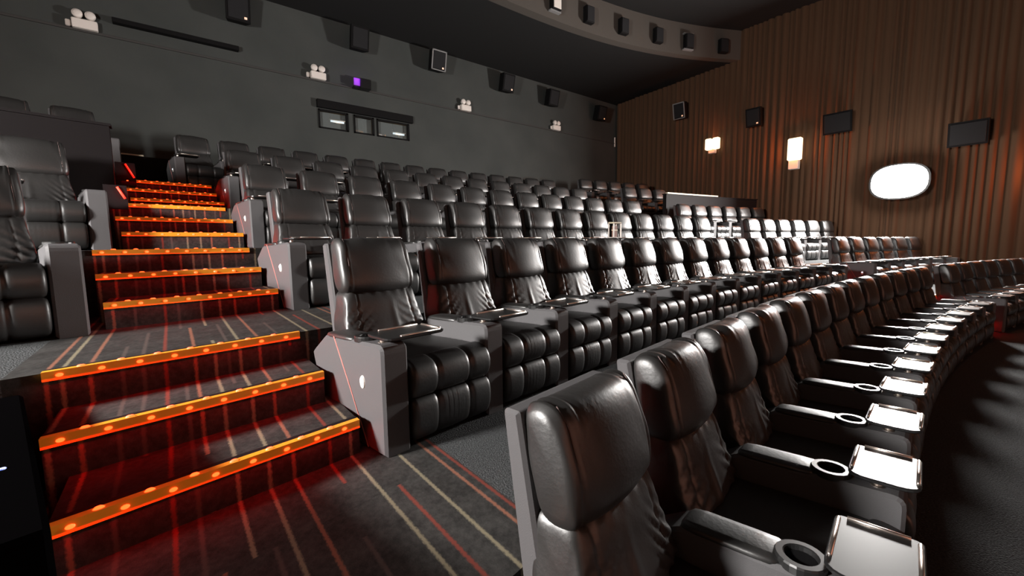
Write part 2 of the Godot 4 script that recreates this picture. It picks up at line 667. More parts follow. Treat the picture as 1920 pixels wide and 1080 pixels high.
func build_tiers() -> void:
	# lowest floor, flat to the screen
	var so := Soup.new()
	box(so, Vector3(XL - 0.3, -0.8, ZB - 0.2), Vector3(XR + 0.3, -TIER, ZF + 0.3), 0.0)
	struct("floor", so, "carpet_plain", "flat grey carpeted floor in front of the nearest row", "floor")
	var rows := ["second", "third", "fourth", "fifth", "back"]
	for k in 5:
		var R0 := edge(k)
		var R1 := edge(k + 1) if k < 4 else RB + 11.5
		var y := tier_y(k)
		var spans := [[-1e9, SL0 - 0.14, false], [SL0 - 0.14, SL1 + 0.42, true], [SL1 + 0.42, SR0 - 0.3, false], [SR0 - 0.3, SR1 + 0.2, true], [SR1 + 0.2, 1e9, false]]
		for i in 5:
			so = Soup.new()
			var yy := y + (RISE if k >= 3 and i == 4 or k == 4 and i == 0 else 0.0)
			var Rb := R1
			if k == 4:
				# the last tier reaches the flat rear wall
				var sm: float = clampf((spans[i][0] + spans[i][1]) / 2.0, -9.0, 8.0)
				Rb = (ZC - ZB) / cos(sm / 46.0) - 0.02
			arc_piece(so, R0, Rb, spans[i][0], spans[i][1], (tier_y(k - 1) - 0.1) if k > 0 else -TIER - 0.05, yy)
			var where: String = ["left of the red-lit stairs", "at the red-lit stairs", "under the middle seats", "at the far aisle", "beyond the far aisle"][i]
			struct("floor", so, "carpet_striped" if spans[i][2] else "carpet_plain", "%s carpet step floor of the %s row %s" % ["striped" if spans[i][2] else "plain grey", rows[k], where], "floor")

# ------------------------------------------------------------------ LED stairs
func build_stairs() -> void:
	for a in 2:
		var sa := SL0 if a == 0 else SR0
		var sb := SL1 if a == 0 else SR1
		var st := thing("staircase", "striped carpet stairs with glowing red and orange lit edges climbing between seat blocks" if a == 0 else "far stairs with red lit edges in the aisle before the right block", "stairs")
		for k in range(-1, 4):
			for j in 3:
				var num := k * 3 + j + 1
				var R := RB + ROW * k - 0.60 + GOING * j
				var y := tier_y(k) + (tier_y(k + 1) - tier_y(k)) * (j + 1) / 3.0
				var ea: float = sa + ([0.09, 0.025, -0.02][j] if a == 0 else 0.0)
				var eb: float = sb + ([0.06, -0.003, -0.038][j] if a == 0 else 0.0)
				if j < 2:
					var so := Soup.new()
					arc_piece(so, R, RB + ROW * k + NOSE + 0.01, ea, eb, tier_y(k) - 0.03, y, 4)
					put("step", so.mesh(mats["carpet_striped"]), st)
				nosing(st, R, ea, eb, y, num, a)

func nosing(st: Node3D, R: float, sa: float, sb: float, y: float, num: int, a: int) -> void:
	# angle strip of yellow plastic: lip on top, face in front
	var so := Soup.new()
	arc_piece(so, R - 0.014, R, sa, sb, y - 0.038, y + 0.006, 4)
	var n := put("nosing", so.mesh(mats["nosing"]), st)
	so = Soup.new()
	arc_piece(so, R, R + 0.02, sa, sb, y, y + 0.006, 4)
	put("lip", so.mesh(mats["nosing"]), n)
	var dark := Soup.new()
	arc_piece(dark, R + 0.02, R + 0.055, sa, sb, y - 0.002, y + 0.004, 4)
	put("grip_strip", dark.mesh(mats["black_matte"]), n)
	var full := a == 0 and num >= 1
	var cnt := 8 if full else 4
	for i in cnt:
		var s := lerpf(sa, sb, (i + 0.4) / cnt)
		led(n, seat_xf(R - 0.014, s, y - 0.016), true)
		if full and i < cnt - 1:
			s = lerpf(sa, sb, (i + 0.9) / cnt)
			led(n, seat_xf(R + 0.004, s, y + 0.006), false)
	# light of the strip of diodes: one lamp just in front of the face, shining down and out
	var c := polar(R - 0.03, (sa + sb) / 2, y - 0.02)
	var th := (sa + sb) / 2 / R
	var fwd := Vector3(-sin(th), 0, cos(th))
	area("led_light", c, fwd * 0.55 + Vector3.DOWN, Vector2(sb - sa, 0.015), Color(1.0, 0.03, 0.055), 0.14)

func led(n: Node3D, xf: Transform3D, front: bool) -> void:
	var key := "led_front" if front else "led_top"
	if not lib.has(key):
		var so := Soup.new()
		var b := Basis(Vector3.RIGHT, PI / 2) if front else Basis()
		lathe(so, [Vector2(0, 0.006), Vector2(0.006, 0.005), Vector2(0.009, 0.0), Vector2(0.009, -0.004), Vector2(0, -0.004)], Vector3.ZERO, 10, Basis.from_scale(Vector3(1.5, 1, 1) if front else Vector3(1.9, 1.2, 1.3)) * b)
		lib[key] = so.mesh(mats["led_red"])
	var o := put("led", lib[key], n)
	o.transform = xf

# ------------------------------------------------------------------ recliners
func arm_outline() -> PackedVector2Array:
	return rounded([Vector2(0.775, 0.0), Vector2(0.775, 0.592), Vector2(0.14, 0.565), Vector2(-0.05, 0.44), Vector2(0.0, 0.3), Vector2(0.1, 0.0)], [0.0, 0.05, 0.03, 0.02, 0.02, 0.0], 4)

func chair_meshes() -> void:
	# arm
	var so := Soup.new()
	prism(so, arm_outline(), -0.455, -0.3, 0.014)
	lib["arm"] = so.mesh(mats["panel_fabric"])
	# leather pad on the arm
	so = Soup.new()
	var rings := []
	for q in [[0.14, 0.4], [0.155, 0.85], [0.2, 1.0], [0.38, 1.0], [0.44, 0.95], [0.465, 0.6]]:
		var ring := PackedVector3Array()
		for k in 12:
			var an := TAU * k / 12
			ring.append(Vector3(-0.3775 + cos(an) * 0.078 * minf(1.0, 0.4 + q[1] * 0.6), 0.566 + signf(sin(an)) * pow(absf(sin(an)), 0.5) * 0.02 * q[1] + (q[0] - 0.14) * 0.035, q[0]))
		rings.append(ring)
	var t := PackedVector3Array()
	loft(t, rings)
	so.piece(t, true)
	lib["arm_pad"] = so.mesh(mats["leather"])
	# cup holder: raised ring with a dark well
	so = Soup.new()
	lathe(so, [Vector2(0.0, 0.0), Vector2(0.047, 0.0), Vector2(0.049, 0.017), Vector2(0.053, 0.02), Vector2(0.073, 0.02), Vector2(0.077, 0.014), Vector2(0.077, -0.01), Vector2(0.0, -0.01)], Vector3(-0.3775, 0.584, 0.515), 24)
	lib["cup_holder"] = so.mesh(mats["tray_black"])
	so = Soup.new()
	lathe(so, [Vector2(0.0, 0.003), Vector2(0.045, 0.003), Vector2(0.045, 0.0), Vector2(0.0, 0.0)], Vector3(-0.3775, 0.584, 0.515), 20)
	lib["cup_well"] = so.mesh(mats["black_matte"])
	# tray, rails, hinge
	so = Soup.new()
	var outline := rounded([Vector2(0.575, -0.44), Vector2(0.815, -0.44), Vector2(0.815, -0.08), Vector2(0.575, -0.08)], [0.07, 0.07, 0.03, 0.03], 5)
	var bot := PackedVector3Array()
	var mid := PackedVector3Array()
	var top := PackedVector3Array()
	var ins := PackedVector3Array()
	for p in outline:
		var q := Vector2(0.695, -0.26)
		var sm := q + (p - q) * 0.965
		bot.append(Vector3(sm.y, 0.612, sm.x))
		mid.append(Vector3(p.y, 0.618, p.x))
		top.append(Vector3(p.y, 0.626, p.x))
		ins.append(Vector3(sm.y, 0.629, sm.x))
	t = PackedVector3Array()
	loft(t, [bot, mid, top, ins])
	so.piece(t, false)
	lib["tray"] = so.mesh(mats["tray_black"])
	for q in [["rail_front", Vector3(-0.36, 0.631, 0.803), Vector3(-0.11, 0.631, 0.803)], ["rail_rear", Vector3(-0.36, 0.631, 0.587), Vector3(-0.11, 0.631, 0.587)], ["rail_side", Vector3(-0.092, 0.631, 0.61), Vector3(-0.092, 0.631, 0.78)]]:
		so = Soup.new()
		tube(so, [q[1], q[2]], 0.007, 10)
		lib[q[0]] = so.mesh(mats["chrome"])
	so = Soup.new()
	lathe(so, [Vector2(0.0, -0.03), Vector2(0.026, -0.03), Vector2(0.026, 0.0), Vector2(0.016, 0.004), Vector2(0.016, 0.03), Vector2(0.0, 0.03)], Vector3(-0.39, 0.59, 0.68), 14)
	lib["hinge"] = so.mesh(mats["chrome"])
	# base under the seat
	so = Soup.new()
	box(so, Vector3(-0.29, 0.0, 0.0), Vector3(0.29, 0.34, 0.68), 0.01)
	lib["base"] = so.mesh(mats["black_matte"])
	# shell behind the back cushions
	so = Soup.new()
	prism(so, rounded([Vector2(-0.235, 1.11), Vector2(-0.165, 1.11), Vector2(-0.03, 0.36), Vector2(-0.12, 0.36), Vector2(-0.15, 0.5)], [0.025, 0.01, 0.0, 0.02, 0.05], 4), -0.275, 0.275, 0.012)
	lib["shell"] = so.mesh(mats["panel_fabric"])
	# seat
	so = Soup.new()
	var sec := catmull([Vector2(-0.02, 0.44), Vector2(0.2, 0.45), Vector2(0.5, 0.462), Vector2(0.68, 0.458), Vector2(0.71, 0.43), Vector2(0.69, 0.35), Vector2(0.3, 0.33), Vector2(0.0, 0.34)], 4)
	cushion(so, sec, 0.292, 16, 0.8, func(x, p, n): return (0.012 * cos(x * 5.0) if n.y > 0.5 else 0.0), func(_p): return 1.0)
	lib["seat"] = so.mesh(mats["leather"])
	for v in 3:
		var ph: float = [0.0, 1.9, 4.1][v]
		# three padded segments across the roll under the knees and the leg rest
		for part in 2:
			so = Soup.new()
			var pts := [Vector2(0.66, 0.462), Vector2(0.735, 0.462), Vector2(0.785, 0.43), Vector2(0.805, 0.37), Vector2(0.795, 0.31), Vector2(0.76, 0.268), Vector2(0.68, 0.262), Vector2(0.65, 0.36)]
			if part == 1:
				pts = [Vector2(0.68, 0.258), Vector2(0.755, 0.262), Vector2(0.79, 0.235), Vector2(0.803, 0.17), Vector2(0.795, 0.09), Vector2(0.765, 0.035), Vector2(0.69, 0.025), Vector2(0.66, 0.14)]
			var ribs := 0.0032 if part == 1 or v == 2 else 0.0012
			cushion(so, catmull(pts, 4), 0.29, 44, 0.9, func(x, p, n):
				var d := 0.0
				for g in [-0.122, 0.122]:
					d -= 0.018 * exp(-pow((x - g) / 0.008, 2.0))
				var seg: float = absf(x) if absf(x) < 0.122 else absf(absf(x) - 0.206)
				d += 0.005 * (1.0 - pow(seg / 0.122, 2.0))
				if absf(x) < 0.11:
					d += ribs * sin(x * 180.0 + ph + p.y * 9.0) * clampf(1.2 - absf(x) * 8.0, 0.0, 1.0)
				return d * (1.0 if n.x > -0.5 else 0.0), func(_p): return 1.0)
			lib["%s%d" % ["knee_roll" if part == 0 else "leg_rest", v]] = so.mesh(mats["leather"])
		# headrest
		so = Soup.new()
		var hs := catmull([Vector2(-0.165, 1.09), Vector2(-0.13, 1.138), Vector2(-0.06, 1.135), Vector2(-0.012, 1.085), Vector2(0.022, 0.99), Vector2(0.05, 0.89), Vector2(0.052, 0.815), Vector2(0.01, 0.778), Vector2(-0.08, 0.79), Vector2(-0.13, 0.9)], 4)
		cushion(so, hs, 0.27, 44, 0.84, func(x, p, n):
			var d := -0.006 * exp(-pow((absf(x) - 0.225) / 0.005, 2.0))
			var up := smoothstep(0.2, 0.9, n.y)
			d += up * 0.0045 * sin(x * 85.0 + ph + 3.0 * sin(x * 21.0 + ph)) * smoothstep(0.06, 0.16, absf(x) + 0.05 * sin(ph + 1.0))
			d += 0.003 * sin(p.y * 30.0 + x * 26.0 + ph) * smoothstep(0.12, 0.25, absf(x))
			d += 0.034 * (cos(x * 5.6) - 0.35) * clampf(n.x * 1.5, 0.0, 1.0)
			return d, func(p): return 0.965 + 0.04 * smoothstep(1.1, 0.8, p.y))
		lib["headrest%d" % v] = so.mesh(mats["leather"])
		for sx in [-0.225, 0.225]:
			so = Soup.new()
			var pl := []
			for q in [Vector2(-0.05, 1.14), Vector2(-0.008, 1.088), Vector2(0.026, 0.99), Vector2(0.052, 0.89), Vector2(0.052, 0.82)]:
				pl.append(Vector3(sx * (0.965 + 0.04 * smoothstep(1.1, 0.8, q.y)), q.y, q.x - 0.009))
			tube(so, pl, 0.0022, 5)
			lib["stitching%s" % ("_left" if sx < 0 else "_right")] = so.mesh(mats["thread"])
		# loose lower back cushion, creased at the sides
		so = Soup.new()
		var ls := catmull([Vector2(-0.13, 0.77), Vector2(-0.06, 0.80), Vector2(0.02, 0.795), Vector2(0.06, 0.74), Vector2(0.09, 0.64), Vector2(0.13, 0.54), Vector2(0.15, 0.475), Vector2(0.1, 0.44), Vector2(-0.02, 0.44), Vector2(-0.12, 0.55)], 5)
		cushion(so, ls, 0.285, 60, 0.8, func(x, p, n):
			var fr := clampf(n.x, 0.0, 1.0)
			var side := smoothstep(0.05, 0.2, absf(x))
			var low := smoothstep(0.78, 0.56, p.y)
			var d := 0.03 * (cos(x * 5.2) - 0.4) * fr
			d -= 0.006 * exp(-pow((absf(x) - 0.2) / 0.007, 2.0)) * fr
			var a: float = p.y * 95.0 + absf(x) * 70.0 + ph + 2.2 * sin(x * 13.0 + ph)
			d += fr * side * low * 0.011 * (pow(0.5 + 0.5 * sin(a), 2.0) - 0.3)
			d += fr * 0.006 * exp(-pow((x - 0.05 * cos(ph)) / 0.02, 2.0)) * low
			var up := smoothstep(0.3, 0.95, n.y)
			d += up * 0.006 * sin(x * 75.0 + ph * 2.0)
			return d, func(p): return 0.93 + 0.1 * smoothstep(0.8, 0.5, p.y))
		lib["back_cushion%d" % v] = so.mesh(mats["leather"])
	# seam, button and its plate on an end panel
	so = Soup.new()
	tube(so, [Vector3(-0.456, 0.573, 0.26), Vector3(-0.456, 0.3, 0.43), Vector3(-0.456, 0.01, 0.6)], 0.004, 6)
	lib["piping"] = so.mesh(mats["piping"])
	so = Soup.new()
	lathe(so, [Vector2(0, 0.006), Vector2(0.022, 0.005), Vector2(0.026, -0.004), Vector2(0, -0.004)], Vector3(-0.456, 0.365, 0.57), 18, Basis(Vector3.BACK, PI / 2) * Basis.from_scale(Vector3(1.5, 1, 1)))
	lib["button_plate"] = so.mesh(mats["white_plastic"])
	so = Soup.new()
	lathe(so, [Vector2(0, 0.005), Vector2(0.012, 0.004), Vector2(0.014, -0.002), Vector2(0, -0.002)], Vector3(-0.462, 0.375, 0.57), 14, Basis(Vector3.BACK, PI / 2))
	lib["button"] = so.mesh(mats["button_glow"])
	# mirrored arm set for the last chair of a block
	so = Soup.new()
	prism(so, arm_outline(), 0.3, 0.455, 0.014)
	lib["arm_r"] = so.mesh(mats["panel_fabric"])
	so = Soup.new()
	lathe(so, [Vector2(0, 0.006), Vector2(0.022, 0.005), Vector2(0.026, -0.004), Vector2(0, -0.004)], Vector3(0.456, 0.365, 0.57), 18, Basis(Vector3.BACK, -PI / 2) * Basis.from_scale(Vector3(1.5, 1, 1)))
	lib["button_plate_r"] = so.mesh(mats["white_plastic"])
	so = Soup.new()
	lathe(so, [Vector2(0, 0.005), Vector2(0.012, 0.004), Vector2(0.014, -0.002), Vector2(0, -0.002)], Vector3(0.462, 0.375, 0.57), 14, Basis(Vector3.BACK, -PI / 2))
	lib["button_r"] = so.mesh(mats["button_glow"])

func arm_set(c: Node3D, right: bool, end: bool) -> void:
	var shift := 0.755 if right else 0.0
	var a := put("armrest", lib["arm_r" if right else "arm"], c)
	put("arm_pad", lib["arm_pad"], a).position.x = shift
	var cu := put("cup_holder", lib["cup_holder"], a)
	cu.position.x = shift
	if not right:
		put("cup_well", lib["cup_well"], a)
		var tr := put("tray", lib["tray"], c)
		put("rail", lib["rail_front"], tr)
		put("rail", lib["rail_rear"], tr)
		put("rail", lib["rail_side"], tr)
		put("hinge", lib["hinge"], tr)
	if end:
		if right:
			put("button_plate", lib["button_plate_r"], a)
			put("button", lib["button_r"], a)
		else:
			put("piping", lib["piping"], a)
			put("button_plate", lib["button_plate"], a)
			put("button", lib["button"], a)

func make_chair(v: int, left_end: bool, right_end: bool, right_button: bool) -> Node3D:
	var c := Node3D.new()
	put("base", lib["base"], c)
	put("back_shell", lib["shell"], c)
	put("seat", lib["seat"], c)
	put("knee_roll", lib["knee_roll%d" % v], c)
	put("leg_rest", lib["leg_rest%d" % v], c)
	put("back_cushion", lib["back_cushion%d" % v], c)
	var h := put("headrest", lib["headrest%d" % v], c)
	put("stitching", lib["stitching_left"], h)
	put("stitching", lib["stitching_right"], h)
	arm_set(c, false, left_end)
	if right_end:
		arm_set(c, true, right_button)
	return c

var protos := {}

func place(R: float, s: float, y: float, v: int, ends: String, label: String, group: String) -> void:
	var key := "%d%s" % [v, ends]
	if not protos.has(key):
		protos[key] = make_chair(v, ends.contains("L"), ends.contains("R"), ends.contains("B"))
	var c: Node3D = protos[key].duplicate()
	c.name = numbered("recliner")
	add_child(c, true)
	c.transform = seat_xf(R, s, y)
	tag(c, label, "recliner", group)

func build_chairs() -> void:
	chair_meshes()
	var rows := ["nearest", "second", "third", "fourth", "fifth", "back"]
	for k in range(-1, 5):
		var R := RB + ROW * k
		var y := tier_y(k)
		var nm: String = rows[k + 1]
		var count := 13
		var p := PITCH
		var s1 := S0 - 6 * PITCH
		if k == 4:
			R = 44.80
			count = 15
			p = 0.716
			s1 = -2.505 - 6 * p
		for i in count:
			var lab := "black leather recliner, middle block, %s row, %s seat from the lit stairs" % [nm, ORD[i + 1]]
			if i == 0 and k >= 0:
				lab = "black leather recliner with grey buttoned end panel beside the lit stairs, %s row" % nm
			elif i == 0:
				lab = "large black leather recliner seen from its side, closest to the camera"
			place(R, s1 + i * p, y, posmod(i * 2 + k + i / 3, 3), ("L" if i == 0 else "") + ("R" if i == count - 1 else ""), lab, "recliners in the middle block, %s row" % nm)
		# block beyond the far aisle
		var nr: int = {-1: 7, 3: 3, 4: 5}.get(k, 6)
		for i in nr:
			place(R if k < 4 else RB + ROW * 4, (5.076 if k >= 0 else 4.45) + i * PITCH, y + (RISE if k >= 3 else 0.0), posmod(i + k, 3), ("L" if i == 0 else "") + ("R" if i == nr - 1 else ""), "black leather recliner beyond the far aisle, %s row, %s seat from that aisle" % [nm, ORD[i + 1]], "recliners beyond the far aisle, %s row" % nm)
		# block left of the stairs
		var nl: int = {1: 2, 2: 2, 4: 3}.get(k, 0)
		for i in nl:
			var off := 0.07 if k == 4 else (-0.085 if k == 0 else 0.0)
			var lab := "black leather recliner left of the lit stairs, %s row, %s seat from the stairs" % [nm, ORD[i + 1]]
			place(R, -8.375 - off - i * PITCH, y + (RISE if k == 4 else 0.0), posmod(i + k, 3), "RB" if i == 0 else "", lab, "recliners left of the stairs, %s row" % nm)
	for q in protos.values():
		q.free()

# ------------------------------------------------------------------ things on the rear wall
func build_rear_wall_things() -> void:
	var where := ["leftmost on the rear wall", "left of the purple lamp", "right of the booth windows", "nearest the brown curtain"]
	var ex := [-8.36, -3.7, 1.15, 5.56]
	for i in 4:
		var e := thing("emergency_light", "white twin-headed emergency light on a box, %s" % where[i], "emergency light", "twin-headed emergency lights on the rear wall")
		e.position = Vector3(ex[i], 5.74, ZB)
		boxes("case", "white_plastic", [[Vector3(-0.2, -0.02, 0.0), Vector3(0.2, 0.17, 0.13)]], e, 0.015)
		boxes("side_plate", "white_plastic", [[Vector3(-0.3, 0.0, 0.0), Vector3(-0.22, 0.13, 0.06)]], e, 0.015)
		for sx in [-0.1, 0.1]:
			var so := Soup.new()
			lathe(so, [Vector2(0, 0.07), Vector2(0.05, 0.06), Vector2(0.085, 0.035), Vector2(0.088, 0.0), Vector2(0.07, -0.06), Vector2(0.03, -0.08), Vector2(0, -0.08)], Vector3(sx, 0.27, 0.08), 18, Basis(Vector3.RIGHT, PI / 2 - 0.15))
			var h := put("lamp_head", so.mesh(mats["white_plastic"]), e)
			so = Soup.new()
			tube(so, [Vector3(sx, 0.16, 0.06), Vector3(sx, 0.24, 0.06)], 0.02, 8)
			put("swivel", so.mesh(mats["white_plastic"]), h)
	var sx := [-5.57, -2.6, -0.07, 2.79, 5.08, 8.01]
	var sy := [7.1, 7.2, 7.2, 7.12, 7.04, 6.95]
	var sl := ["leftmost at the top edge", "second from the left", "with pale outlined front", "fourth from the left", "fifth from the left", "nearest the brown curtain"]
	for i in 6:
		speaker(Transform3D(Basis(Vector3.RIGHT, 0.22), Vector3(sx[i], sy[i] - 0.14, ZB + 0.1)), "black box speaker high on the rear wall, %s" % sl[i], "speakers high on the rear wall", 0.52, 0.6, i == 2, i != 1 and i != 4)
	# purple-lit fixture
	var pu := thing("purple_lamp", "small black lamp with a glowing purple face on the rear wall", "lamp")
	pu.position = Vector3(-2.57, 5.84, ZB)
	boxes("housing", "black_plastic", [[Vector3(-0.02, -0.16, 0.0), Vector3(0.3, 0.12, 0.26)]], pu, 0.01)
	boxes("bracket", "black_plastic", [[Vector3(-0.19, -0.16, 0.0), Vector3(-0.02, -0.12, 0.2)]], pu)
	boxes("glowing_face", "purple", [[Vector3(-0.19, -0.1, 0.18), Vector3(0.0, 0.1, 0.22)]], pu, 0.006)
	omni("purple_lamp_light", Vector3(-2.66, 5.9, ZB + 0.32), Color(0.6, 0.2, 1.0), 0.03)
	# dark rail above the ledge
	var rail := boxes("cable_tray", "black_matte", [[Vector3(-7.92, 6.0, ZB - 0.05), Vector3(-5.57, 6.1, ZB + 0.12)]], null, 0.01)
	tag(rail, "long thin black cable tray on the rear wall right of the leftmost emergency light", "cable tray")
	# booth windows
	var hd := boxes("window_hood", "black_matte", [[Vector3(-3.78, 4.97, ZB), Vector3(-0.88, 5.19, ZB + 0.12)]], null, 0.01)
	tag(hd, "long black hood over the three projection booth windows", "hood")
	var spans := [[-3.72, -2.94], [-2.73, -2.17], [-2.03, -1.02]]
	for i in 3:
		var a: float = spans[i][0]
		var b: float = spans[i][1]
		var w := Node3D.new()
		w.name = "window_%d" % (i + 1)
		add_child(w)
		w.set_meta("kind", "structure")
		tag(w, "%s projection booth window in the rear wall" % ["left wide", "small middle", "right wide"][i], "window")
		boxes("window_frame", "black_matte", [[Vector3(a - 0.02, 4.42, ZB - 0.03), Vector3(b + 0.02, 4.46, ZB + 0.03)], [Vector3(a - 0.02, 4.9, ZB - 0.03), Vector3(b + 0.02, 4.95, ZB + 0.03)], [Vector3(a - 0.02, 4.42, ZB - 0.03), Vector3(a + 0.02, 4.95, ZB + 0.03)], [Vector3(b - 0.03, 4.42, ZB - 0.03), Vector3(b + 0.03, 4.95, ZB + 0.03)]], w)
		boxes("pane", "pane", [[Vector3(a + 0.02, 4.46, ZB - 0.1), Vector3(b - 0.03, 4.9, ZB - 0.094)]], w, 0.0)
	for q in [[Vector3(-4.4, 4.0, ZB - 2.3), Vector3(-0.4, 5.6, ZB - 2.2)], [Vector3(-4.4, 4.0, ZB - 2.2), Vector3(-4.3, 5.6, ZB - 0.2)], [Vector3(-0.5, 4.0, ZB - 2.2), Vector3(-0.4, 5.6, ZB - 0.2)], [Vector3(-4.3, 4.0, ZB - 2.2), Vector3(-0.5, 4.1, ZB - 0.2)], [Vector3(-4.3, 5.5, ZB - 2.2), Vector3(-0.5, 5.6, ZB - 0.2)]]:
		var so := Soup.new()
		box(so, q[0], q[1], 0.0)
		struct("wall_booth", so, "wall_dark", "dim projection booth wall behind the three windows", "wall")
	for q in [[-2.92, 4.93, "left"], [-0.9, 4.85, "right"]]:
		var tl := thing("tube_light", "short white tube light inside the booth, seen through the %s window" % q[2], "tube light", "booth tube lights")
		tl.position = Vector3(q[0], q[1], ZB - 1.0)
		var s2 := Soup.new()
		tube(s2, [Vector3(-0.2, 0, 0), Vector3(0.2, 0, 0)], 0.028, 8)
		put("glowing_tube", s2.mesh(mats["tube_white"]), tl)
		boxes("hanger", "black_matte", [[Vector3(-0.2, 0.06, -0.01), Vector3(-0.18, 5.51 - q[1], 0.01)], [Vector3(0.18, 0.06, -0.01), Vector3(0.2, 5.51 - q[1], 0.01)]], tl, 0.002)
		boxes("fitting", "white_plastic", [[Vector3(-0.24, 0.03, -0.03), Vector3(0.24, 0.06, 0.03)]], tl)
		omni("tube_light_light", Vector3(q[0], q[1] - 0.1, ZB - 1.0), Color(1.0, 0.8, 0.55), 0.1)
	for q in [[-2.45, "small middle"], [-1.72, "right"]]:
		var pr := thing("projector", "brass-coloured projector body inside the booth behind the %s window" % q[1], "projector", "booth projectors")
		pr.position = Vector3(q[0], 4.1, ZB - 0.75)
		boxes("body", "brass", [[Vector3(-0.22, 0.3, -0.4), Vector3(0.22, 0.6, 0.1)]], pr, 0.03)
		boxes("stand", "black_matte", [[Vector3(-0.1, 0.0, -0.25), Vector3(0.1, 0.3, 0.0)]], pr)
		var s3 := Soup.new()
		lathe(s3, [Vector2(0, 0.1), Vector2(0.07, 0.1), Vector2(0.08, 0.0), Vector2(0, 0.0)], Vector3(0, 0.48, 0.1), 16, Basis(Vector3.RIGHT, PI / 2))
		put("lens", s3.mesh(mats["lens"]), pr)
	# white strip in the corner
	var co := boxes("conduit", "white_plastic", [[Vector3(XR - 0.26, 5.55, ZB), Vector3(XR - 0.2, 5.98, ZB + 0.05)]], null, 0.01)
	tag(co, "short white vertical conduit where the rear wall meets the curtain", "conduit")

func speaker(xf: Transform3D, label: String, group: String, w: float, h: float, outlined: bool, lit: bool) -> void:
	var s := thing("speaker", label, "speaker", group)
	s.transform = xf
	var d := 0.36
	var so := Soup.new()
	# wedge cabinet: narrower behind
	var t := PackedVector3Array()
	var rings := []
	for q in [[0.0, 0.7], [0.05, 0.78], [d - 0.02, 1.0], [d, 0.97]]:
		rings.append(PackedVector3Array([Vector3(-w / 2 * q[1], -h / 2, q[0]), Vector3(w / 2 * q[1], -h / 2, q[0]), Vector3(w / 2 * q[1], h / 2, q[0]), Vector3(-w / 2 * q[1], h / 2, q[0])]))
	loft(t, rings)
	so.piece(t, false)
	put("cabinet", so.mesh(mats["black_matte"]), s)
	var g := boxes("grille", "grille", [[Vector3(-w / 2 + 0.05, -h / 2 + 0.05, d - 0.005), Vector3(w / 2 - 0.05, h / 2 - 0.05, d + 0.015)]], s, 0.01)
	if outlined:
		boxes("front_rim", "frame_grey", [[Vector3(-w / 2, -h / 2, d - 0.01), Vector3(-w / 2 + 0.04, h / 2, d + 0.02)], [Vector3(w / 2 - 0.04, -h / 2, d - 0.01), Vector3(w / 2, h / 2, d + 0.02)], [Vector3(-w / 2, h / 2 - 0.04, d - 0.01), Vector3(w / 2, h / 2, d + 0.02)], [Vector3(-w / 2, -h / 2, d - 0.01), Vector3(w / 2, -h / 2 + 0.03, d + 0.02)]], s)
	if lit:
		var b := boxes("badge_light", "amber", [[Vector3(w / 2 - 0.14, -h / 2 + 0.07, d + 0.012), Vector3(w / 2 - 0.08, -h / 2 + 0.12, d + 0.022)]], g, 0.003)
		b.set_meta("label", "small amber-lit badge")
	boxes("bracket", "black_matte", [[Vector3(-0.06, -0.08, -0.12), Vector3(0.06, 0.08, 0.01)]], s)

# ------------------------------------------------------------------ side walls
func curtain(x: float, side: float, label: String) -> void:
	var so := Soup.new()
	var t := PackedVector3Array()
	var z := ZB + 0.02
	var pts := []
	var r2 := RandomNumberGenerator.new()
	r2.seed = 33
	while z < ZF - 0.1:
		# one fold: irregular width and depth
		var w := r2.randf_range(0.13, 0.26)
		var dp := r2.randf_range(0.05, 0.11)
		for k in 6:
			var u := k / 6.0
			pts.append([z + u * w, dp * pow(sin(u * PI), 0.8)])
		z += w
	for i in pts.size() - 1:
		var a = pts[i]
		var b = pts[i + 1]
		var xa: float = x - side * (0.05 + a[1])
		var xb: float = x - side * (0.05 + b[1])
		quad(t, Vector3(xa, -0.5, a[0]), Vector3(xb, -0.5, b[0]), Vector3(xb, HI, b[0]), Vector3(xa, HI, a[0]))
	so.piece(t, true, PackedVector2Array(), 1 if side < 0 else -1)
	var o := put("curtain", so.mesh(mats["curtain_cloth"]))
	tag(o, label, "curtain")

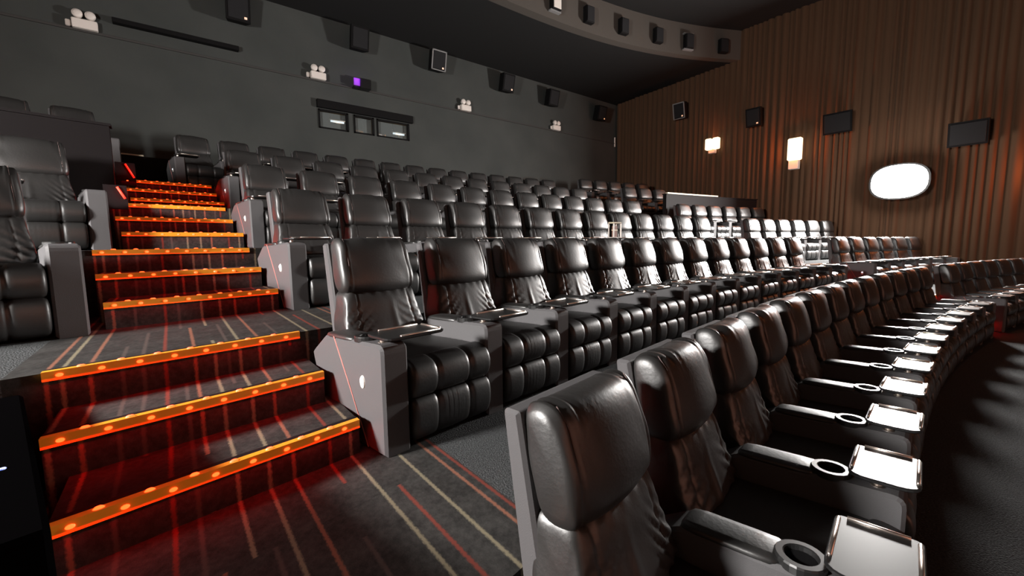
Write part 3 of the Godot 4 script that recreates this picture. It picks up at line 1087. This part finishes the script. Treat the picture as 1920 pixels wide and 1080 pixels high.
func build_side_wall_things() -> void:
	curtain(XR, 1.0, "brown pleated curtain hanging over the whole right side wall")
	var zs := [-0.89, 1.95, 4.42, 7.25]
	var ys := [6.36, 5.46, 4.73, 3.85]
	var sp := ["nearest the rear wall, pale outline", "between the two wall lamps", "right of the tall wall lamp", "right of the floodlight"]
	for i in 4:
		var b := Basis(Vector3.UP, -PI / 2) * Basis(Vector3.RIGHT, 0.18)
		speaker(Transform3D(b, Vector3(XR - 0.22, ys[i], zs[i])), "black box speaker on the brown curtain, %s" % sp[i], "speakers on the brown curtain", 0.5 if i < 2 else 0.75, 0.62, i == 0, i < 2)
	# wall lamps
	sconce(Vector3(XR - 0.3, 4.81, 0.4), true, "double glowing wall lamp on the brown curtain, nearer the rear wall")
	sconce(Vector3(XR - 0.3, 4.12, 3.22), false, "single tall glowing wall lamp on the brown curtain with white base")
	sconce(Vector3(XR - 0.3, 2.75, 8.75), false, "wall lamp at the right picture edge, glowing on the curtain")
	for q in [Vector3(XL + 0.3, 4.81, 0.4), Vector3(XL + 0.3, 4.12, 3.22), Vector3(XL + 0.3, 2.75, 8.75)]:
		omni("wall_lamp_light", q + Vector3(0.2, 0, 0), Color(1.0, 0.62, 0.36), 0.5, 0.15)
	# floodlights
	for side in [1.0, -1.0]:
		var x := XR if side > 0 else XL
		var f := thing("floodlight", "large dazzling white floodlight on the brown curtain at right" if side > 0 else "floodlight on the left side wall outside the picture", "floodlight")
		f.position = Vector3(x - side * 0.18, 2.7, 6.0)
		f.rotation.y = -PI / 2 if side > 0 else PI / 2
		var so := Soup.new()
		var t := PackedVector3Array()
		var rings := []
		for q in [[0.14, 0.5], [0.2, 0.8], [0.5, 1.0], [0.56, 1.0]]:
			rings.append(oval(0.66 * q[1], 0.5 * q[1], q[0]))
		loft(t, rings)
		so.piece(t, false)
		omni("flood_spill_light", Vector3(x - side * 1.3, 2.7, 6.0), Color(1.0, 0.96, 0.93), 3.0, 0.3)
		put("housing", so.mesh(mats["black_plastic"]), f)
		so = Soup.new()
		t = PackedVector3Array()
		loft(t, [oval(0.61, 0.46, 0.55), oval(0.61, 0.46, 0.57), oval(0.55, 0.41, 0.585)])
		so.piece(t, false)
		put("glowing_face", so.mesh(mats["flood_face"]), f)
		boxes("bracket", "black_plastic", [[Vector3(-0.1, -0.1, -0.17), Vector3(0.1, 0.1, 0.16)]], f)

func oval(a: float, b: float, z: float) -> PackedVector3Array:
	var r := PackedVector3Array()
	for k in 28:
		var an := TAU * k / 28
		r.append(Vector3(a * signf(cos(an)) * pow(absf(cos(an)), 0.8), b * signf(sin(an)) * pow(absf(sin(an)), 0.8), z))
	return r

func sconce(at: Vector3, double: bool, label: String) -> void:
	var s := thing("wall_lamp", label, "wall lamp", "warm wall lamps on the curtain")
	s.position = at
	s.rotation.y = -PI / 2
	# the lamp faces the hall along its own +z
	if double:
		for x in [-0.145, 0.145]:
			var so := Soup.new()
			box(so, Vector3(x - 0.115, -0.21, -0.1), Vector3(x + 0.115, 0.21, 0.1), 0.03)
			put("glowing_shade", so.mesh(mats["lamp_warm"]), s)
		boxes("base", "white_plastic", [[Vector3(-0.12, -0.36, -0.1), Vector3(0.12, -0.22, 0.08)]], s, 0.015)
	else:
		var so := Soup.new()
		box(so, Vector3(-0.2, -0.36, -0.1), Vector3(0.2, 0.36, 0.1), 0.03)
		put("glowing_shade", so.mesh(mats["lamp_warm"]), s)
		boxes("base", "white_plastic", [[Vector3(-0.15, -0.66, -0.09), Vector3(0.15, -0.37, 0.09)]], s, 0.015)
	boxes("back_plate", "brass", [[Vector3(-0.06, -0.3, -0.26), Vector3(0.06, 0.2, -0.11)]], s)
	omni("wall_lamp_light", at + Vector3(-0.2, 0, 0), Color(1.0, 0.5, 0.24), 0.5 if double else 2.2, 0.1)

# ------------------------------------------------------------------ fascia openings
func build_fascia_things() -> void:
	var xs := [1.99, 3.33, 4.78, 6.24, 7.49, 8.84]
	var lab := ["pale small speaker on the ceiling fascia, leftmost at the picture top", "small dark speaker on the ceiling fascia, second from the left", "small black speaker on the ceiling fascia, third from the left", "small dark speaker on the ceiling fascia, fourth from the left", "small speaker with a pale frame on the ceiling fascia, second from the curtain", "small dark speaker on the ceiling fascia, nearest the curtain"]
	for i in 6:
		var s := thing("fascia_speaker", lab[i], "speaker", "small speakers on the ceiling fascia")
		var x: float = xs[i]
		var dz := (fascia_z(x + 0.05) - fascia_z(x - 0.05)) / 0.1
		s.position = Vector3(x, 8.05, fascia_z(x) + 0.01)
		s.rotation.y = -atan(dz)
		boxes("cabinet", "black_matte", [[Vector3(-0.17, -0.24, 0.0), Vector3(0.17, 0.24, 0.18)]], s, 0.02)
		boxes("grille", "white_plastic" if i == 0 else "grille", [[Vector3(-0.14, -0.21, 0.175), Vector3(0.14, 0.21, 0.195)]], s, 0.01)
		if i in [0, 4]:
			boxes("frame", "frame_grey", [[Vector3(-0.2, -0.28, 0.0), Vector3(0.2, -0.24, 0.12)], [Vector3(-0.2, 0.24, 0.0), Vector3(0.2, 0.28, 0.12)]], s)

# ------------------------------------------------------------------ low walls behind the fourth row
func build_partitions() -> void:
	var so := Soup.new()
	arc_piece(so, RB + 4.52, RB + 4.64, -11.5, -7.79, tier_y(3), 2.56)
	var p := thing("half_wall", "dark half wall behind the left recliners beside the lit stairs", "half wall")
	put("panel", so.mesh(mats["partition"]), p)
	so = Soup.new()
	arc_piece(so, RB + 4.5, RB + 4.66, -11.5, -7.77, 2.56, 2.59)
	put("cap", so.mesh(mats["partition"]), p)
	so = Soup.new()
	arc_piece(so, RB + 4.52, RB + 4.64, 4.98, 9.7, tier_y(3), 2.56)
	var q := thing("half_wall", "dark half wall behind the fourth row beyond the far aisle, white rail on top", "half wall")
	put("panel", so.mesh(mats["partition"]), q)
	so = Soup.new()
	arc_piece(so, RB + 4.5, RB + 4.66, 4.96, 9.72, 2.56, 2.585)
	put("cap", so.mesh(mats["partition"]), q)
	so = Soup.new()
	arc_piece(so, RB + 4.53, RB + 4.6, 5.05, 7.55, 2.585, 2.63)
	put("rail", so.mesh(mats["cream"]), q)
	# low wall at the head of the stairs
	so = Soup.new()
	arc_piece(so, RB + 8.5, RB + 8.6, -8.5, -7.1, tier_y(4), 2.88)
	var w := thing("half_wall", "low black wall at the head of the lit stairs with cream edge", "half wall")
	put("panel", so.mesh(mats["partition"]), w)
	so = Soup.new()
	arc_piece(so, RB + 8.48, RB + 8.6, -8.5, -7.6, 2.88, 2.905)
	put("rail", so.mesh(mats["cream"]), w)
	# black side panel left of the lowest steps
	so = Soup.new()
	box(so, Vector3(-0.3, -0.02, -0.17), Vector3(0.0, 0.47, 1.25), 0.012, seat_xf(RB, -7.83, 0.0))
	var bp := thing("side_panel", "black side panel left of the lowest lit steps, with a tiny blue light", "panel")
	put("panel", so.mesh(mats["black_deep"]), bp)
	so = Soup.new()
	lathe(so, [Vector2(0, 0.004), Vector2(0.008, 0.003), Vector2(0.009, -0.004), Vector2(0, -0.004)], Vector3.ZERO, 12, Basis(Vector3.RIGHT, PI / 2))
	var bl := put("blue_light", so.mesh(mats["blue_glow"]), bp)
	bl.transform = seat_xf(RB, -7.83, 0.0) * Transform3D(Basis(Vector3.RIGHT, -PI / 2), Vector3(-0.066, 0.47, 0.757))
	# slanted red light bars left of the steps
	for b in [[RB + 6.1, -7.76, 2.36, -7.67, 2.16, "upper"], [RB + 4.0, -7.74, 1.79, -7.68, 1.66, "lower"]]:
		var a0 := polar(b[0], b[1], b[2])
		var a1 := polar(b[0], b[3], b[4])
		var o := thing("light_bar", "%s slanted glowing red light bar at the left end of the lit stairs" % b[5], "light bar", "slanted red light bars")
		var s2 := Soup.new()
		tube(s2, [a0, a1], 0.011, 8)
		put("glowing_tube", s2.mesh(mats["strip_red"]), o)
		s2 = Soup.new()
		var back := (a0 + a1) / 2 - Vector3(0, 0, 0)
		prism_at(s2, b)
		put("backing", s2.mesh(mats["partition"]), o)
		omni("light_bar_light", back + Vector3(0.03, 0.0, 0.1), Color(1, 0.05, 0.04), 0.02)

func prism_at(so: Soup, b: Array) -> void:
	arc_piece(so, b[0] + 0.012, b[0] + 0.05, b[1] - 0.12, b[3] + 0.02, b[4] - 0.12, b[2] + 0.02, 2)

# ------------------------------------------------------------------ small things on trays
func build_small_things() -> void:
	# framed card holder on a third-row tray
	var R := RB + ROW
	var h := thing("card_holder", "small white framed card holder standing on a third-row tray", "card holder")
	h.transform = seat_xf(R - 0.7, S0 + 0.5 * PITCH - 0.02, tier_y(1) + 0.63)
	boxes("frame", "white_plastic", [[Vector3(-0.11, 0, -0.06), Vector3(-0.09, 0.24, -0.04)], [Vector3(0.09, 0, -0.06), Vector3(0.11, 0.24, -0.04)], [Vector3(-0.11, 0, 0.04), Vector3(-0.09, 0.24, 0.06)], [Vector3(0.09, 0, 0.04), Vector3(0.11, 0.24, 0.06)], [Vector3(-0.11, 0.0, -0.06), Vector3(0.11, 0.012, 0.06)]], h, 0.002)
	boxes("lid", "cream", [[Vector3(-0.11, 0.24, -0.06), Vector3(0.11, 0.265, 0.06)]], h, 0.006)
	boxes("card", "card_brown", [[Vector3(-0.07, 0.014, -0.01), Vector3(0.07, 0.2, 0.0)]], h, 0.001)
	boxes("band", "cream", [[Vector3(-0.075, 0.12, -0.012), Vector3(0.075, 0.14, 0.004)]], h, 0.001)
	var c := boxes("card", "white_plastic", [[Vector3(-0.1, 0, -0.04), Vector3(0.1, 0.02, 0.04)]], null, 0.003)
	c.transform = seat_xf(R - 0.7, S0 + 0.5 * PITCH - 0.42, tier_y(1) + 0.63)
	tag(c, "small white card lying left of the framed card holder", "card")
